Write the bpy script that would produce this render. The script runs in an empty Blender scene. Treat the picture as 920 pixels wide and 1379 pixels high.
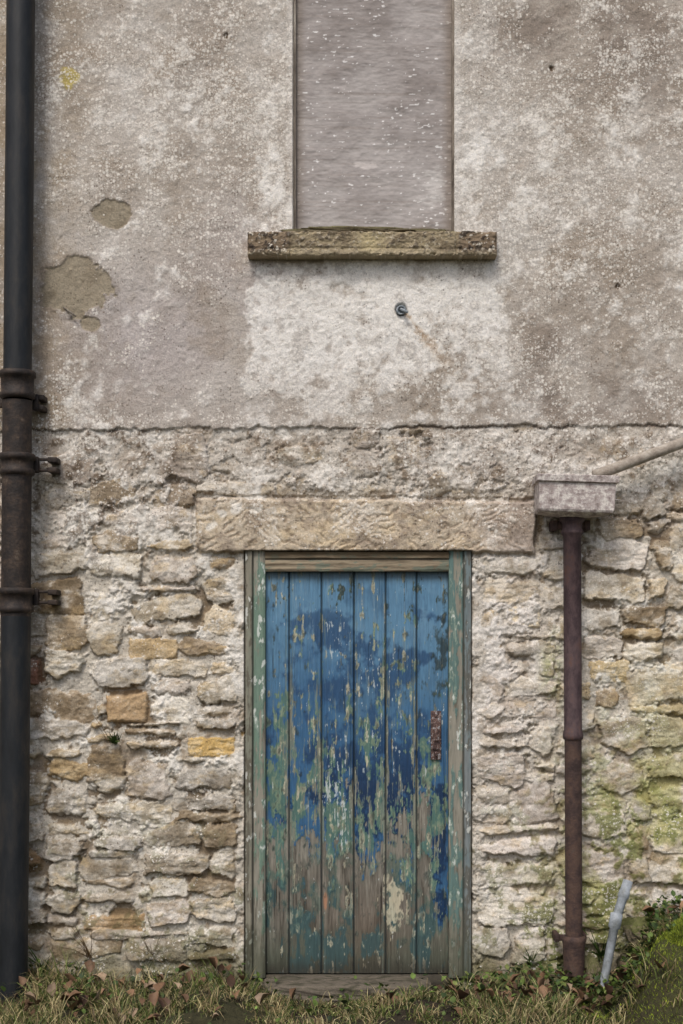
import bpy, math, random, bmesh
import numpy as np
rng=np.random.RandomState(7); random.seed(31)
D=6.0; ZC=1.5
# ---------- helpers: image pixel units on the wall plane (300 units = 1 m) ----------
def X(u): return (np.asarray(u,float)-460)/300.0
def Z(v): return (1315-np.asarray(v,float))/300.0
def srgb(c):
    c=np.asarray(c,float)/255.0
    return np.where(c<=0.04045,c/12.92,((c+0.055)/1.055)**2.4)
TAB=np.random.RandomState(3).rand(512,512).astype(np.float32)*2-1
def vn(x,y,seed=0):
    x=x+seed*17.13; y=y+seed*31.7
    xi=np.floor(x).astype(np.int64); yi=np.floor(y).astype(np.int64)
    fx=(x-xi).astype(np.float32); fy=(y-yi).astype(np.float32)
    fx=fx*fx*(3-2*fx); fy=fy*fy*(3-2*fy)
    a=TAB[xi&511,yi&511]; b=TAB[(xi+1)&511,yi&511]; c=TAB[xi&511,(yi+1)&511]; d=TAB[(xi+1)&511,(yi+1)&511]
    return (a*(1-fx)+b*fx)*(1-fy)+(c*(1-fx)+d*fx)*fy
def fbm(x,y,octv=4,seed=0,gain=0.5):
    s=0;a=1.0;t=0
    for i in range(octv):
        s=s+a*vn(x,y,seed+i*3.7); t+=a*a; a*=gain
        x,y=(x*0.8-y*0.6)*2.03+5.1,(x*0.6+y*0.8)*2.03+1.7
    return s/math.sqrt(t)/0.62
def fbma(x,y,octv=3,seed=0,gain=0.55):
    s=0;a=1.0;t=0
    for i in range(octv):
        s=s+a*vn(x,y,seed+i*3.7); t+=a*a; a*=gain; x=x*2.1+3.3; y=y*2.1+7.7
    return s/math.sqrt(t)/0.62
def ridged(x,y,octv=3,seed=0,gain=0.5):
    s=0;a=1.0;t=0
    for i in range(octv):
        s=s+a*(1-2*np.abs(vn(x,y,seed+i*2.9))); t+=a; a*=gain
        x,y=(x*0.8-y*0.6)*2.1+5.1,(x*0.6+y*0.8)*2.1+1.7
    return s/t
def S(a,b,x):
    t=np.clip((x-a)/(b-a),0,1); return t*t*(3-2*t)
def mix(c,col,m):
    m=np.clip(m,0,1)[...,None]
    return c*(1-m)+np.asarray(col,float)*m
def G(U,V,u0,v0,ru,rv): return np.exp(-((U-u0)/ru)**2-((V-v0)/rv)**2)
def link(o): bpy.context.scene.collection.objects.link(o); return o
def empty(name):
    o=bpy.data.objects.new(name,None); o.empty_display_size=0.2; return link(o)
def np_mesh(name,verts,quads,cols=None,mat=None,parent=None,smooth=True,tris=None,msk=None):
    me=bpy.data.meshes.new(name)
    verts=np.asarray(verts,np.float32); nv=len(verts)
    loops=[];starts=[];n=0
    if quads is not None and len(quads):
        q=np.asarray(quads,np.int32); loops.append(q.ravel()); starts.append(np.arange(len(q))*4); n=len(q)*4
    if tris is not None and len(tris):
        t=np.asarray(tris,np.int32); loops.append(t.ravel()); starts.append(n+np.arange(len(t))*3)
    loops=np.concatenate(loops); starts=np.concatenate(starts)
    me.vertices.add(nv); me.vertices.foreach_set('co',verts.ravel())
    me.loops.add(len(loops)); me.loops.foreach_set('vertex_index',loops)
    me.polygons.add(len(starts)); me.polygons.foreach_set('loop_start',starts.astype(np.int32))
    me.update(calc_edges=True); me.validate()
    if smooth: me.polygons.foreach_set('use_smooth',np.ones(len(me.polygons),bool))
    for nm,arr in (('Col',cols),('Msk',msk)):
        if arr is not None:
            a=me.color_attributes.new(nm,'FLOAT_COLOR','POINT')
            a.data.foreach_set('color',np.asarray(arr,np.float32).ravel())
    o=bpy.data.objects.new(name,me); link(o)
    if mat: me.materials.append(mat)
    if parent: o.parent=parent
    return o
def grid_quads(nx,nz,off=0):
    i=np.arange(nz-1)[:,None]*nx+np.arange(nx-1)[None,:]+off
    return np.stack([i,i+1,i+1+nx,i+nx],-1).reshape(-1,4)

# ---------- materials ----------
def vc_mat(name,bump=0.4,scales=(110,420),var=0.18,spec=0.3,metal=0.0,stretch=(1,1,1),dist=0.004,specks=False):
    m=bpy.data.materials.new(name); m.use_nodes=True; nt=m.node_tree; N=nt.nodes; L=nt.links
    b=N['Principled BSDF']; at=N.new('ShaderNodeAttribute'); at.attribute_name='Col'
    tc=N.new('ShaderNodeTexCoord'); mp=N.new('ShaderNodeMapping'); mp.inputs['Scale'].default_value=stretch
    L.new(tc.outputs['Object'],mp.inputs['Vector'])
    n1=N.new('ShaderNodeTexNoise'); n1.inputs['Scale'].default_value=scales[0]; n1.inputs['Detail'].default_value=3; n1.inputs['Roughness'].default_value=0.75
    L.new(mp.outputs[0],n1.inputs['Vector'])
    def M(op,a,bb=None,cc=None,clamp=False):
        nd=N.new('ShaderNodeMath'); nd.operation=op; nd.use_clamp=clamp
        for i,v in enumerate((a,bb,cc)):
            if v is None: continue
            if isinstance(v,(int,float)): nd.inputs[i].default_value=v
            else: L.new(v,nd.inputs[i])
        return nd.outputs[0]
    mr=N.new('ShaderNodeMapRange'); mr.inputs['From Min'].default_value=0.3; mr.inputs['From Max'].default_value=0.7
    mr.inputs['To Min'].default_value=1-var*1.6; mr.inputs['To Max'].default_value=1+var*1.6
    L.new(n1.outputs['Fac'],mr.inputs['Value'])
    mul=N.new('ShaderNodeVectorMath'); mul.operation='SCALE'; L.new(at.outputs['Color'],mul.inputs[0]); L.new(mr.outputs[0],mul.inputs['Scale'])
    col=mul.outputs[0]
    if specks:
        ms=N.new('ShaderNodeAttribute'); ms.attribute_name='Msk'; sp=N.new('ShaderNodeSeparateColor'); L.new(ms.outputs['Color'],sp.inputs[0])
        sv_=N.new('ShaderNodeVectorMath'); sv_.operation='MULTIPLY_ADD'; L.new(n1.outputs['Color'],sv_.inputs[0]); sv_.inputs[1].default_value=(0.010,)*3; L.new(mp.outputs[0],sv_.inputs[2])
        def layer(scale,dens,rmax,soft):
            vo=N.new('ShaderNodeTexVoronoi'); vo.inputs['Scale'].default_value=scale; L.new(sv_.outputs[0],vo.inputs['Vector'])
            sc=N.new('ShaderNodeSeparateColor'); L.new(vo.outputs['Color'],sc.inputs[0])
            r=M('MULTIPLY',M('MULTIPLY',M('SUBTRACT',dens,sc.outputs[0]),3.0,clamp=True),rmax)
            return M('MULTIPLY',M('SUBTRACT',r,vo.outputs['Distance']),soft,clamp=True)
        l1=layer(62,sp.outputs[0],0.50,6); l2=layer(135,sp.outputs[0],0.55,6); lt=M('MAXIMUM',l1,M('MULTIPLY',l2,0.85))
        dk=layer(95,sp.outputs[1],0.5,6)
        mx=N.new('ShaderNodeMix'); mx.data_type='RGBA'; L.new(M('MULTIPLY',dk,0.6),mx.inputs[0]); L.new(col,mx.inputs[6]); mx.inputs[7].default_value=(*srgb((84,70,56)),1)
        mx2=N.new('ShaderNodeMix'); mx2.data_type='RGBA'; L.new(M('MULTIPLY',lt,0.74),mx2.inputs[0]); L.new(mx.outputs[2],mx2.inputs[6]); mx2.inputs[7].default_value=(*srgb((230,225,215)),1)
        col=mx2.outputs[2]
    L.new(col,b.inputs['Base Color']); L.new(at.outputs['Alpha'],b.inputs['Roughness'])
    bp=N.new('ShaderNodeBump'); bp.inputs['Strength'].default_value=bump; bp.inputs['Distance'].default_value=dist
    L.new(n1.outputs['Fac'],bp.inputs['Height']); L.new(bp.outputs[0],b.inputs['Normal'])
    b.inputs['Specular IOR Level'].default_value=spec; b.inputs['Metallic'].default_value=metal
    return m
def noise_mat(name,stops,scale=14,bump=0.4,rough=0.8,bscale=90,metal=0.0,stretch=(1,1,1),spec=0.4):
    m=bpy.data.materials.new(name); m.use_nodes=True; nt=m.node_tree; N=nt.nodes; L=nt.links
    b=N['Principled BSDF']; tc=N.new('ShaderNodeTexCoord'); mp=N.new('ShaderNodeMapping'); mp.inputs['Scale'].default_value=stretch
    L.new(tc.outputs['Object'],mp.inputs['Vector'])
    n1=N.new('ShaderNodeTexNoise'); n1.inputs['Scale'].default_value=scale; n1.inputs['Detail'].default_value=8; n1.inputs['Roughness'].default_value=0.75
    L.new(mp.outputs[0],n1.inputs['Vector'])
    cr=N.new('ShaderNodeValToRGB'); e=cr.color_ramp.elements
    while len(e)<len(stops): e.new(0.5)
    for el,(p,c) in zip(e,stops):
        el.position=p; el.color=(*srgb(c),1)
    L.new(n1.outputs['Fac'],cr.inputs[0]); L.new(cr.outputs[0],b.inputs['Base Color'])
    n2=N.new('ShaderNodeTexNoise'); n2.inputs['Scale'].default_value=bscale; n2.inputs['Detail'].default_value=4
    L.new(mp.outputs[0],n2.inputs['Vector'])
    bp=N.new('ShaderNodeBump'); bp.inputs['Strength'].default_value=bump; bp.inputs['Distance'].default_value=0.004
    L.new(n2.outputs['Fac'],bp.inputs['Height']); L.new(bp.outputs[0],b.inputs['Normal'])
    b.inputs['Roughness'].default_value=rough; b.inputs['Metallic'].default_value=metal; b.inputs['Specular IOR Level'].default_value=spec
    return m
M_wall=vc_mat('weathered_masonry',bump=0.8,var=0.15,scales=(130,300),specks=True,dist=0.005)
M_stone=vc_mat('weathered_stone',bump=0.7,var=0.15,scales=(120,300))
M_wood=vc_mat('painted_wood',bump=0.45,scales=(110,300),var=0.12,stretch=(1,1,0.07),spec=0.4,dist=0.003)
M_woodh=vc_mat('painted_wood_horizontal',bump=0.4,scales=(90,260),var=0.12,stretch=(0.08,1,1),spec=0.4,dist=0.003)
M_ply=vc_mat('weathered_plywood',bump=0.25,scales=(90,300),var=0.07,stretch=(0.25,1,1),spec=0.3,dist=0.002)
M_leaf=vc_mat('foliage',bump=0.1,scales=(60,200),var=0.12,spec=0.25)

house=empty('stone_house')

# =================== WALL ===================
st=0.0040
xs=np.concatenate([np.arange(-4.5,-2.5,0.04),np.arange(-2.5,-1.8,0.012),np.arange(-1.8,1.8,st),np.arange(1.8,2.5,0.012),np.arange(2.5,4.54,0.04)])
zs=np.concatenate([np.arange(-0.5,-0.15,0.02),np.arange(-0.15,4.6,st),np.arange(4.6,6.3,0.03)])
Ug=460+300*xs; Vg=1315-300*zs
U,V=np.meshgrid(Ug,Vg); U=U.astype(np.float32); V=V.astype(np.float32)
nz,nx=U.shape
n_lo=fbm(U/170,V/170,6,1,0.6); n_md=fbm(U/45,V/45,5,2,0.6); n_md2=fbm(U/60,V/60,6,9,0.62); n_hi=fbm(U/11,V/11,4,4,0.6); n_sp=fbm(U/4.2,V/4.2,2,5)
strat=fbma(U/55,V/10,4,8); rdg=ridged(U/20,V/13,4,19,.6)
patch=fbm(U/30,V/30,5,44,0.72); pat2=fbm(U/90,V/120,6,47,0.7)

# ---- upper lime render ----
c=np.ones(U.shape+(3,))*np.array([168,159,148.])
c=mix(c,(148,137,124),S(-0.2,1.4,n_lo)*0.7)
c=mix(c,(182,176,168),S(-0.2,1.4,-n_lo)*0.75)
c=mix(c,(172,164,161),(G(U,V,190,460,170,100)+0.6*G(U,V,330,330,60,80))*0.8)
c=mix(c,(142,129,113),S(0.0,1.4,n_md2)*0.45)
c=mix(c,(152,134,108),S(150,40,U)*S(0,1,n_md2+0.6)*0.5)
c=mix(c,(124,113,103),(G(U,V,760,40,130,50)+0.9*G(U,V,800,540,160,40)+0.8*G(U,V,740,470,50,60)+0.6*G(U,V,870,100,60,90))*S(-0.8,0.6,n_md2)*0.75)
c=mix(c,(140,125,108),(G(U,V,200,80,200,70))*S(-0.4,0.8,n_md)*0.5)
c=mix(c,(142,121,99),G(U,V,350,350,36,22)*S(-.5,.5,patch)*0.6)
c=mix(c,(196,191,184),S(0.1,1.4,pat2)*0.4)
c=mix(c,(138,128,117),S(0.1,1.4,-pat2+0.2*patch)*0.35)
box=S(324,343,U+5*patch)*S(740,630,U+28*n_md)*S(347,354,V+2*patch)*S(650,480,V+30*n_md)
Wm=1.15*box*(0.56+0.6*G(U,V,490,430,180,100))+0.65*G(U,V,365,220,30,120)+0.4*G(U,V,640,200,36,160)+0.3*G(U,V,235,185,90,60)+0.15*G(U,V,120,150,80,60)+0.3*G(U,V,760,250,130,110)+0.3*G(U,V,130,520,50,60)+0.15*G(U,V,860,400,80,120)
wm=S(0.05,1.2,Wm+0.38*patch+0.2*n_hi+0.1*n_sp-0.08)
c=mix(c,(228,225,219),wm*0.88)
c=mix(c,(150,142,134),S(0.5,1.1,patch+0.35*n_hi-0.1)*0.45*box)
hU=0.0018*n_md+0.0012*n_hi+0.0007*np.clip(n_sp,-1,2)+0.003*n_lo+0.0008*wm
dens=0.32+0.36*G(U,V,230,150,220,120)+0.34*G(U,V,760,260,240,240)+0.38*G(U,V,365,220,45,140)+0.22*S(530,580,V)-0.14*G(U,V,180,450,140,120)+0.16*n_md+0.14*patch+0.15*wm
ddk=0.24+0.10*n_md-0.08*patch+0.12*S(0.2,1,n_lo)
for (a,b,ra,rb) in [(146,287,29,20),(104,388,50,42),(122,436,14,12)]:
    d=((U-a)/ra)**2+((V-b)/rb)**2+0.22*n_md+0.16*n_hi
    m=S(1.06,0.92,d); c=mix(c,(146,136,117),m*0.95); c=mix(c,(122,111,93),m*S(0.0,1.4,patch)*0.6); hU-=0.005*m; dens-=0.35*m
    rim=S(0.2,0.0,abs(d-1.08)); c=mix(c,(104,92,78),rim*0.3)
m=S(1.3,0.6,((U-92)/15)**2+((V-105)/13)**2+0.5*n_hi); c=mix(c,(180,162,80),m*0.7)
dh=np.sqrt((U-540)**2+(V-417)**2)
hU-=0.022*S(10,6,dh+0.8*n_hi); c=mix(c,(96,96,96),S(10,6,dh)*0.8); c=mix(c,(210,206,200),S(4,1,abs(dh-12))*0.6)
tt=np.clip(((U-546)*0.62+(V-422)*0.78)/130,0,1); dl=abs((U-546)*0.78-(V-422)*0.62)
c=mix(c,(152,126,98),S(5+16*tt,0,dl+3*n_hi)*S(1,0.1,tt)*(tt>0)*0.7)
for (a,b) in [(305,48),(743,92),(832,386)]:
    dd=np.hypot(U-a,V-b); c=mix(c,(70,55,40),S(5,2,dd)*0.9); hU-=0.008*S(5,2,dd)
c_up=c

# ---- lower rubble ----
mort=np.ones(U.shape+(3,))*np.array([184,177,164.])
mort=mix(mort,(220,216,207),S(-0.1,1.0,patch+0.3*n_hi)*0.7); mort=mix(mort,(142,128,110),S(0.2,1.2,-n_md+0.4*n_hi)*0.6)
flush=0.95*S(690,610,V)+0.7*G(U,V,700,950,75,330)+0.55*G(U,V,230,760,140,60)+0.35*S(800,700,V)+0.8*S(305,322,U)*S(332,328,U)*S(740,745,V)+0.85*S(634,640,U)*S(662,645,U)*S(740,745,V)+0.5*G(U,V,150,860,60,50)+0.6*G(U,V,820,1160,50,70)+0.3*S(780,820,U)
mh=-0.023+0.004*n_md+0.0030*n_hi+0.0014*n_sp+0.018*S(0.15,1.0,flush+0.5*patch)-0.026*S(0.35,1.05,n_md2-0.25*patch-0.6*flush)
sh=np.full(U.shape,-0.2,np.float32); sd=np.full(U.shape,1e3,np.float32); sc=np.zeros(U.shape+(3,),np.float32)
cw=10;ch=9; C0=-900; R0=1445; ncol=272; nrow=98
occ=np.zeros((nrow,ncol),bool)
def mark(u0,u1,v0,v1):
    occ[max(0,int(round((R0-v1)/ch))):max(0,int(round((R0-v0)/ch))),int(round((u0-C0)/cw)):int(round((u1-C0)/cw))]=True
mark(320,640,738,1460); mark(262,722,668,745)
fixed=[((281,1006),(34,16),(200,168,108)),((207,874),(36,17),(184,162,126)),((166,955),(30,22),(180,154,120)),((150,1245),(44,14),(164,138,104)),((52,905),(12,20),(146,106,88)),((815,905),(30,16),(186,166,128)),((700,830),(26,18),(214,198,164))]
for (a,b),(w,h),_ in fixed: mark(a-w,a+w,b-h,b+h)
stones=list(fixed)
for r in range(nrow):
    cc=0
    while cc<ncol:
        if occ[r,cc]: cc+=1; continue
        run=0
        while cc+run<ncol and not occ[r,cc+run] and run<18: run+=1
        h=random.choice([2,2,3,3,4,4,4,5,5,6]); w=random.choice([4,5,6,7,8,8,9,10,11,13])
        if h<=2: w=random.choice([5,8,10,12])
        if h>=5: w=max(w,7)
        w=min(w,run)
        if run-w<3: w=run if run<=14 else run-4
        if w<=2: h=random.choice([2,3])
        while h>1 and (r+h>nrow or occ[r:r+h,cc:cc+w].any()): h-=1
        occ[r:r+h,cc:cc+w]=True
        stones.append(((C0+(cc+w/2)*cw, R0-(r+h/2)*ch),(w*cw/2,h*ch/2),None)); cc+=w
pal=[(196,187,170),(188,179,162),(212,205,190),(176,166,149),(192,177,151),(190,170,136),(162,147,124),(182,175,163),(152,137,115),(194,184,171)]
for (cu,cv),(hw,hh),col in stones:
    if cv<572: continue
    du=9*float(vn(np.array([cu/90.]),np.array([cv/50.]),3)[0])+random.uniform(-3,3); dv=14*float(vn(np.array([cu/110.]),np.array([cv/60.]),6)[0])+random.uniform(-2.5,2.5) if col is None else 0
    if 225<cu<740 and col is None: dv*=0.4; du*=0.2
    u0=cu+du; v0=cv+dv
    i0,i1=np.searchsorted(Ug,[u0-hw-12,u0+hw+12])
    j0=np.searchsorted(-Vg,-(v0+hh+12)); j1=np.searchsorted(-Vg,-(v0-hh-12))
    if i1<=i0 or j1<=j0: continue
    sl=(slice(j0,j1),slice(i0,i1)); u=U[sl]-u0; v=V[sl]-v0
    gap=random.uniform(0.0,3.2); a=hw-gap; b=hh-gap*0.8
    d=np.full(u.shape,-1e3,np.float32)
    jit=0.04 if col else 0.24
    for k in range(4):
        ang=k*math.pi/2+random.gauss(0,jit*(0.8 if k%2==0 else 1.0)*min(1,1.3*b/a if k%2 else 1)+0.02)
        off=(a if k%2==0 else b)-random.uniform(0,1.5)
        d=np.maximum(d,u*math.cos(ang)+v*math.sin(ang)-off)
    for k in range(4):
        sgx=1 if k in(0,3) else -1; sgy=1 if k<2 else -1
        ang=math.radians(random.uniform(28,78)); nxx=math.cos(ang)*sgx; nyy=math.sin(ang)*sgy
        off=a*abs(nxx)+b*abs(nyy)-random.uniform(0.5,9 if col is None else 2)
        d=np.maximum(d,u*nxx+v*nyy-off)
    nh=n_hi[sl]; ns=n_sp[sl]
    d=d+(1.8*nh+0.8*ns+1.5*n_md[sl] if col is None else 1.3*nh)
    e=random.uniform(2.0,5.5); t=np.clip(-d/e,0,1); prof=1-(1-t)**2.0
    reg=S(640,760,np.array([v0]))[0]
    thick=(random.uniform(0.019,0.042))*(0.8+0.2*reg)
    fac=np.full(u.shape,0.004)
    for _ in range(4):
        fac=np.minimum(fac,random.uniform(0.0,0.006)+u/hw*random.gauss(0,0.007)+v/hh*random.gauss(0,0.005)+0.001*nh)
    lay=random.choice([0,0.3,0.6,1.0])
    q_=0.8*strat[sl]+0.4*n_md[sl]+random.uniform(-1,1); stp=np.floor(q_*1.6)+S(0.3,0.7,q_*1.6-np.floor(q_*1.6))
    h=-0.032+prof*thick+(fac+0.0018*nh+0.0007*ns+0.0026*lay*stp+0.0024*(rdg[sl]-0.2))*t
    if col is None:
        if u0<330: w=np.array([4,3,3,3.0,2.6,.9,2.2,3,2.2,2.6])
        elif u0>780: w=np.array([4,3,2,3,2.2,.7,1.4,3,1.,3])
        else: w=np.array([3,4,4,1,1.0,.2,.4,4,.4,5])
        if v0<760: w=np.array([2,3,2,3,.6,.1,2,4,2,4.])
        base=np.array(pal[rng.choice(len(pal),p=w/w.sum())],float)+rng.normal(0,9)
        if random.random()<0.01 and v0>800: base=np.array((182,152,114.))
        if v0>1040 and u0<330: base=base*0.94
    else: base=np.array(col,float)
    cs=np.ones(u.shape+(3,))*base
    k=0.5 if col else 1.0
    ph=random.uniform(0,100)
    nl=fbm(U[sl]/22+ph,V[sl]/16+ph,6,2,0.68)
    cs=mix(cs,base*np.array([0.72,0.68,0.61]),S(-0.1,1.2,nl)*0.65*k)
    cs=mix(cs,(222,216,205),S(0.1,1.1,-nl+0.25*ns)*0.6*k)
    cs=mix(cs,base*0.70,S(0.4,1.5,strat[sl])*0.3*k)
    cs=mix(cs,(194,168,124),S(0.4,1.4,fbm(U[sl]/30+ph*2,V[sl]/18,5,12,.65))*0.4*k)
    cs=mix(cs,(98,83,64),S(2.2,0,-d)*0.5)
    up=(d<sd[sl])
    sh[sl]=np.where(up,h,sh[sl]); sc[sl]=np.where(up[...,None],cs,sc[sl]); sd[sl]=np.where(up,d,sd[sl])
# lintel
a0,a1,b0,b1=262,722,669,746
d=np.maximum(np.maximum(a0-U,U-a1),np.maximum(b0-V+0.012*(U-262),V-b1))
d=np.maximum(d,(a0-U)*0.8+(V-b1)*0.55+6); d=np.maximum(d,(U-a1)*0.75+(V-b0)*-0.6-2)
d=d+1.2*n_hi+0.8*n_md
t=np.clip(-d/5,0,1)
seg=np.floor((U-262+0.5*(V-700)+16*n_md+16*np.sin(V/19.+U/90))/86); mir=np.where(seg%2<1,1,-1)*1.0
phs=(U*(0.5+0.12*np.sin(seg*2.3))*mir+V*0.83)+2.0*n_hi+6*n_md
st1=1-np.abs(np.mod(phs/9.5,1)*2-1); tool=S(0.4,0.95,st1)*S(-0.3,0.6,fbm(U/14,V/12,4,31,.6)+0.2)
hl=-0.03+0.046*(1-(1-t)**2.2)-0.0046*tool*t+0.0016*n_hi+0.0006*n_sp+0.003*n_md
cl=np.ones(U.shape+(3,))*np.array([188,174,152.])
cl=mix(cl,(156,141,122),S(-.2,1.2,n_md)*0.65); cl=mix(cl,(202,181,146),S(0.0,1.2,fbm(U/50,V/25,5,33,.65))*0.6)
cl=mix(cl,(156,142,136),S(600,720,U)*0.6); cl=mix(cl,(116,100,82),tool*0.5); cl=mix(cl,(216,206,186),S(0.35,0.0,st1)*S(-0.2,0.8,patch)*0.4)
cl=mix(cl,(114,102,92),S(0.3,1.2,-patch)*0.4)
for (a,b,r) in [(318,684,6),(346,687,7),(632,674,8),(352,680,4),(300,690,4),(285,710,4),(690,700,4)]:
    cl=mix(cl,(222,217,206),S(r+3,r-2,np.hypot(U-a,V-b)+3*n_hi)*0.85)
inl=(d<3)
sh=np.where(inl,hl,sh); sc=np.where(inl[...,None],cl,sc)
mh=np.where((d<5)&(d>-2),mh-0.008,mh)
ms=S(-0.002,0.002,sh-mh+0.001*n_sp)
hL=np.maximum(sh,mh); c=mort*(1-ms[...,None])+sc*ms[...,None]
gapm=S(0.018,0.0,hL+0.044)*0.7; c=mix(c,(76,62,46),gapm)  # crevice dirt plus shade of the deep joints, painted into the colour
c=mix(c,(122,108,94),S(0.0,0.9,n_md2+0.25*n_hi)*(0.65*G(U,V,110,660,150,90)+0.55*G(U,V,830,640,170,70)+0.45*G(U,V,450,620,280,35)))
c=mix(c,(74,62,50),S(0.5,1.0,n_hi+0.6*patch)*(0.8*G(U,V,110,670,120,90)+0.6*G(U,V,740,640,60,50)+0.45*S(700,600,V)))
c=mix(c,(180,171,163),0.3*S(760,600,V))
c=mix(c,(224,219,210),S(0.3,1.0,patch+0.2*n_hi)*(0.18+0.35*S(760,620,V)))
c=mix(c,(216,210,204),S(-0.1,0.9,patch+0.2*n_hi)*0.5*G(U,V,700,980,80,300))
c=mix(c,(194,185,180),0.3*G(U,V,700,1000,70,300))
c=mix(c,(160,157,98),S(-0.6,0.8,n_md2+.3*patch)*(0.65*G(U,V,880,1080,100,120)+0.65*G(U,V,820,1200,80,100)+0.5*G(U,V,745,900,14,40)))
c=mix(c,(108,116,60),S(0.1,0.9,n_hi+patch)*(0.7*G(U,V,850,1170,130,150)+0.6*G(U,V,760,1290,80,60)+0.4*G(U,V,745,900,14,50)))
c=mix(c,(92,88,60),S(1250,1330,V+20*n_md)*0.6+0.3*S(1180,1320,V)*S(0,1,n_md2))
c=mix(c,(84,84,52),S(0.5,1.1,n_hi+patch)*S(980,1250,V)*0.4)
c=mix(c,(104,84,64),S(75,35,U)*S(640,800,V)*0.4*S(-0.5,0.6,patch))
c=mix(c,(112,92,66),S(0.8,1.4,n_hi-0.3*n_md)*0.25)
densL=0.22+0.12*n_md+0.18*patch+0.28*S(760,620,V)+0.1*G(U,V,700,980,80,300)
ddkL=0.24-0.1*patch+0.1*n_md+0.22*S(760,620,V)
edge=576+2.2*n_md+1.4*n_hi-0.006*(U-400)
lo=S(-1.2,1.2,V-edge)
h=hU*(1-lo)+(hL-0.003)*lo
h=h+0.002*S(14,0,abs(V-edge+6))*(1-lo)
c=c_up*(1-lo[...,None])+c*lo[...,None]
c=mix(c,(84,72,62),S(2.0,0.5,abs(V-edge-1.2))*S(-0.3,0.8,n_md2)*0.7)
dens=dens*(1-lo)+densL*lo; ddk=ddk*(1-lo)+ddkL*lo
op=((U>328)&(U<636)&(V>741)&(V<1325)); win=((U>395)&(U<612)&(V<316))
c=mix(c,(216,211,204),S(8,1,abs(np.maximum(395-U,U-612)-3))*S(330,318,V)*(~win)*0.4)
h=np.where(op,-0.14,h); h=np.where(win,-0.09,h)
c=np.where(op[...,None],np.array([90,80,66.]),c)
c=np.clip(c*1.035,10,240)
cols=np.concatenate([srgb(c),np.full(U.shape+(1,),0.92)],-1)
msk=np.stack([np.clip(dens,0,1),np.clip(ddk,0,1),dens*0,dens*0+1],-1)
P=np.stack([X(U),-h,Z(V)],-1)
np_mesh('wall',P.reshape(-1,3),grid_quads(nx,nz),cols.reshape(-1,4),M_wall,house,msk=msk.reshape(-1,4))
print('wall verts',nx*nz,'stones',len(stones))

def boxes(name,bl,mat,parent=None,bevel=0.0):
    vs=[];qs=[]
    for (x0,x1,y0,y1,z0,z1) in bl:
        o=len(vs); vs+=[(x0,y0,z0),(x1,y0,z0),(x1,y1,z0),(x0,y1,z0),(x0,y0,z1),(x1,y0,z1),(x1,y1,z1),(x0,y1,z1)]
        qs+=[[o+i for i in f] for f in [(0,3,2,1),(4,5,6,7),(0,1,5,4),(1,2,6,5),(2,3,7,6),(3,0,4,7)]]
    ob=np_mesh(name,vs,qs,None,mat,parent,smooth=False)
    if bevel>0:
        md=ob.modifiers.new('bevel','BEVEL'); md.width=bevel; md.segments=3
    return ob
M_st=noise_mat('rubble_side',[(0.3,(120,105,85)),(0.5,(165,150,128)),(0.7,(190,178,155))],scale=6)
M_slate=noise_mat('slate',[(0.3,(60,62,66)),(0.7,(95,95,98))],scale=8)
boxes('side_walls',[(-4.49,4.49,0.2,7,-0.4,6.2)],M_st,house)
rv=[(-4.7,-0.3,6.15),(4.7,-0.3,6.15),(4.7,3.6,8.6),(-4.7,3.6,8.6),(4.7,7.4,6.15),(-4.7,7.4,6.15)]
ro=np_mesh('roof',rv,[(0,1,2,3),(3,2,4,5)],None,M_slate,house,smooth=False,tris=[(0,3,5),(1,4,2)])
sm=ro.modifiers.new('s','SOLIDIFY'); sm.thickness=0.08

def panel(name,u0,u1,v0,v1,du,dv,fn,y0,depth,mat,parent):
    us=np.linspace(u0,u1,max(3,int((u1-u0)/du)+1)); vs=np.linspace(v1,v0,max(3,int((v1-v0)/dv)+1))
    A,B=np.meshgrid(us,vs); hh,cc,rr=fn(A,B)
    n=len(us);m=len(vs)
    P=np.stack([X(A),y0-hh,Z(B)],-1).reshape(-1,3)
    C=np.concatenate([srgb(np.clip(cc,8,240)),(rr*np.ones(A.shape))[...,None]],-1).reshape(-1,4)
    q=grid_quads(n,m)
    ring=np.concatenate([np.arange(n),np.arange(1,m)*n+n-1,(m-1)*n+np.arange(n-2,-1,-1),np.arange(m-2,0,-1)*n])
    R=P[ring].copy(); R[:,1]=y0+depth
    P=np.concatenate([P,P[ring],R]); C=np.concatenate([C,C[ring],C[ring]])
    L=len(ring); base=n*m; i=np.arange(L); j=(i+1)%L
    q2=np.stack([base+j,base+i,base+L+i,base+L+j],-1)
    return np_mesh(name,P,np.concatenate([q,q2]),C,mat,parent)

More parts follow.
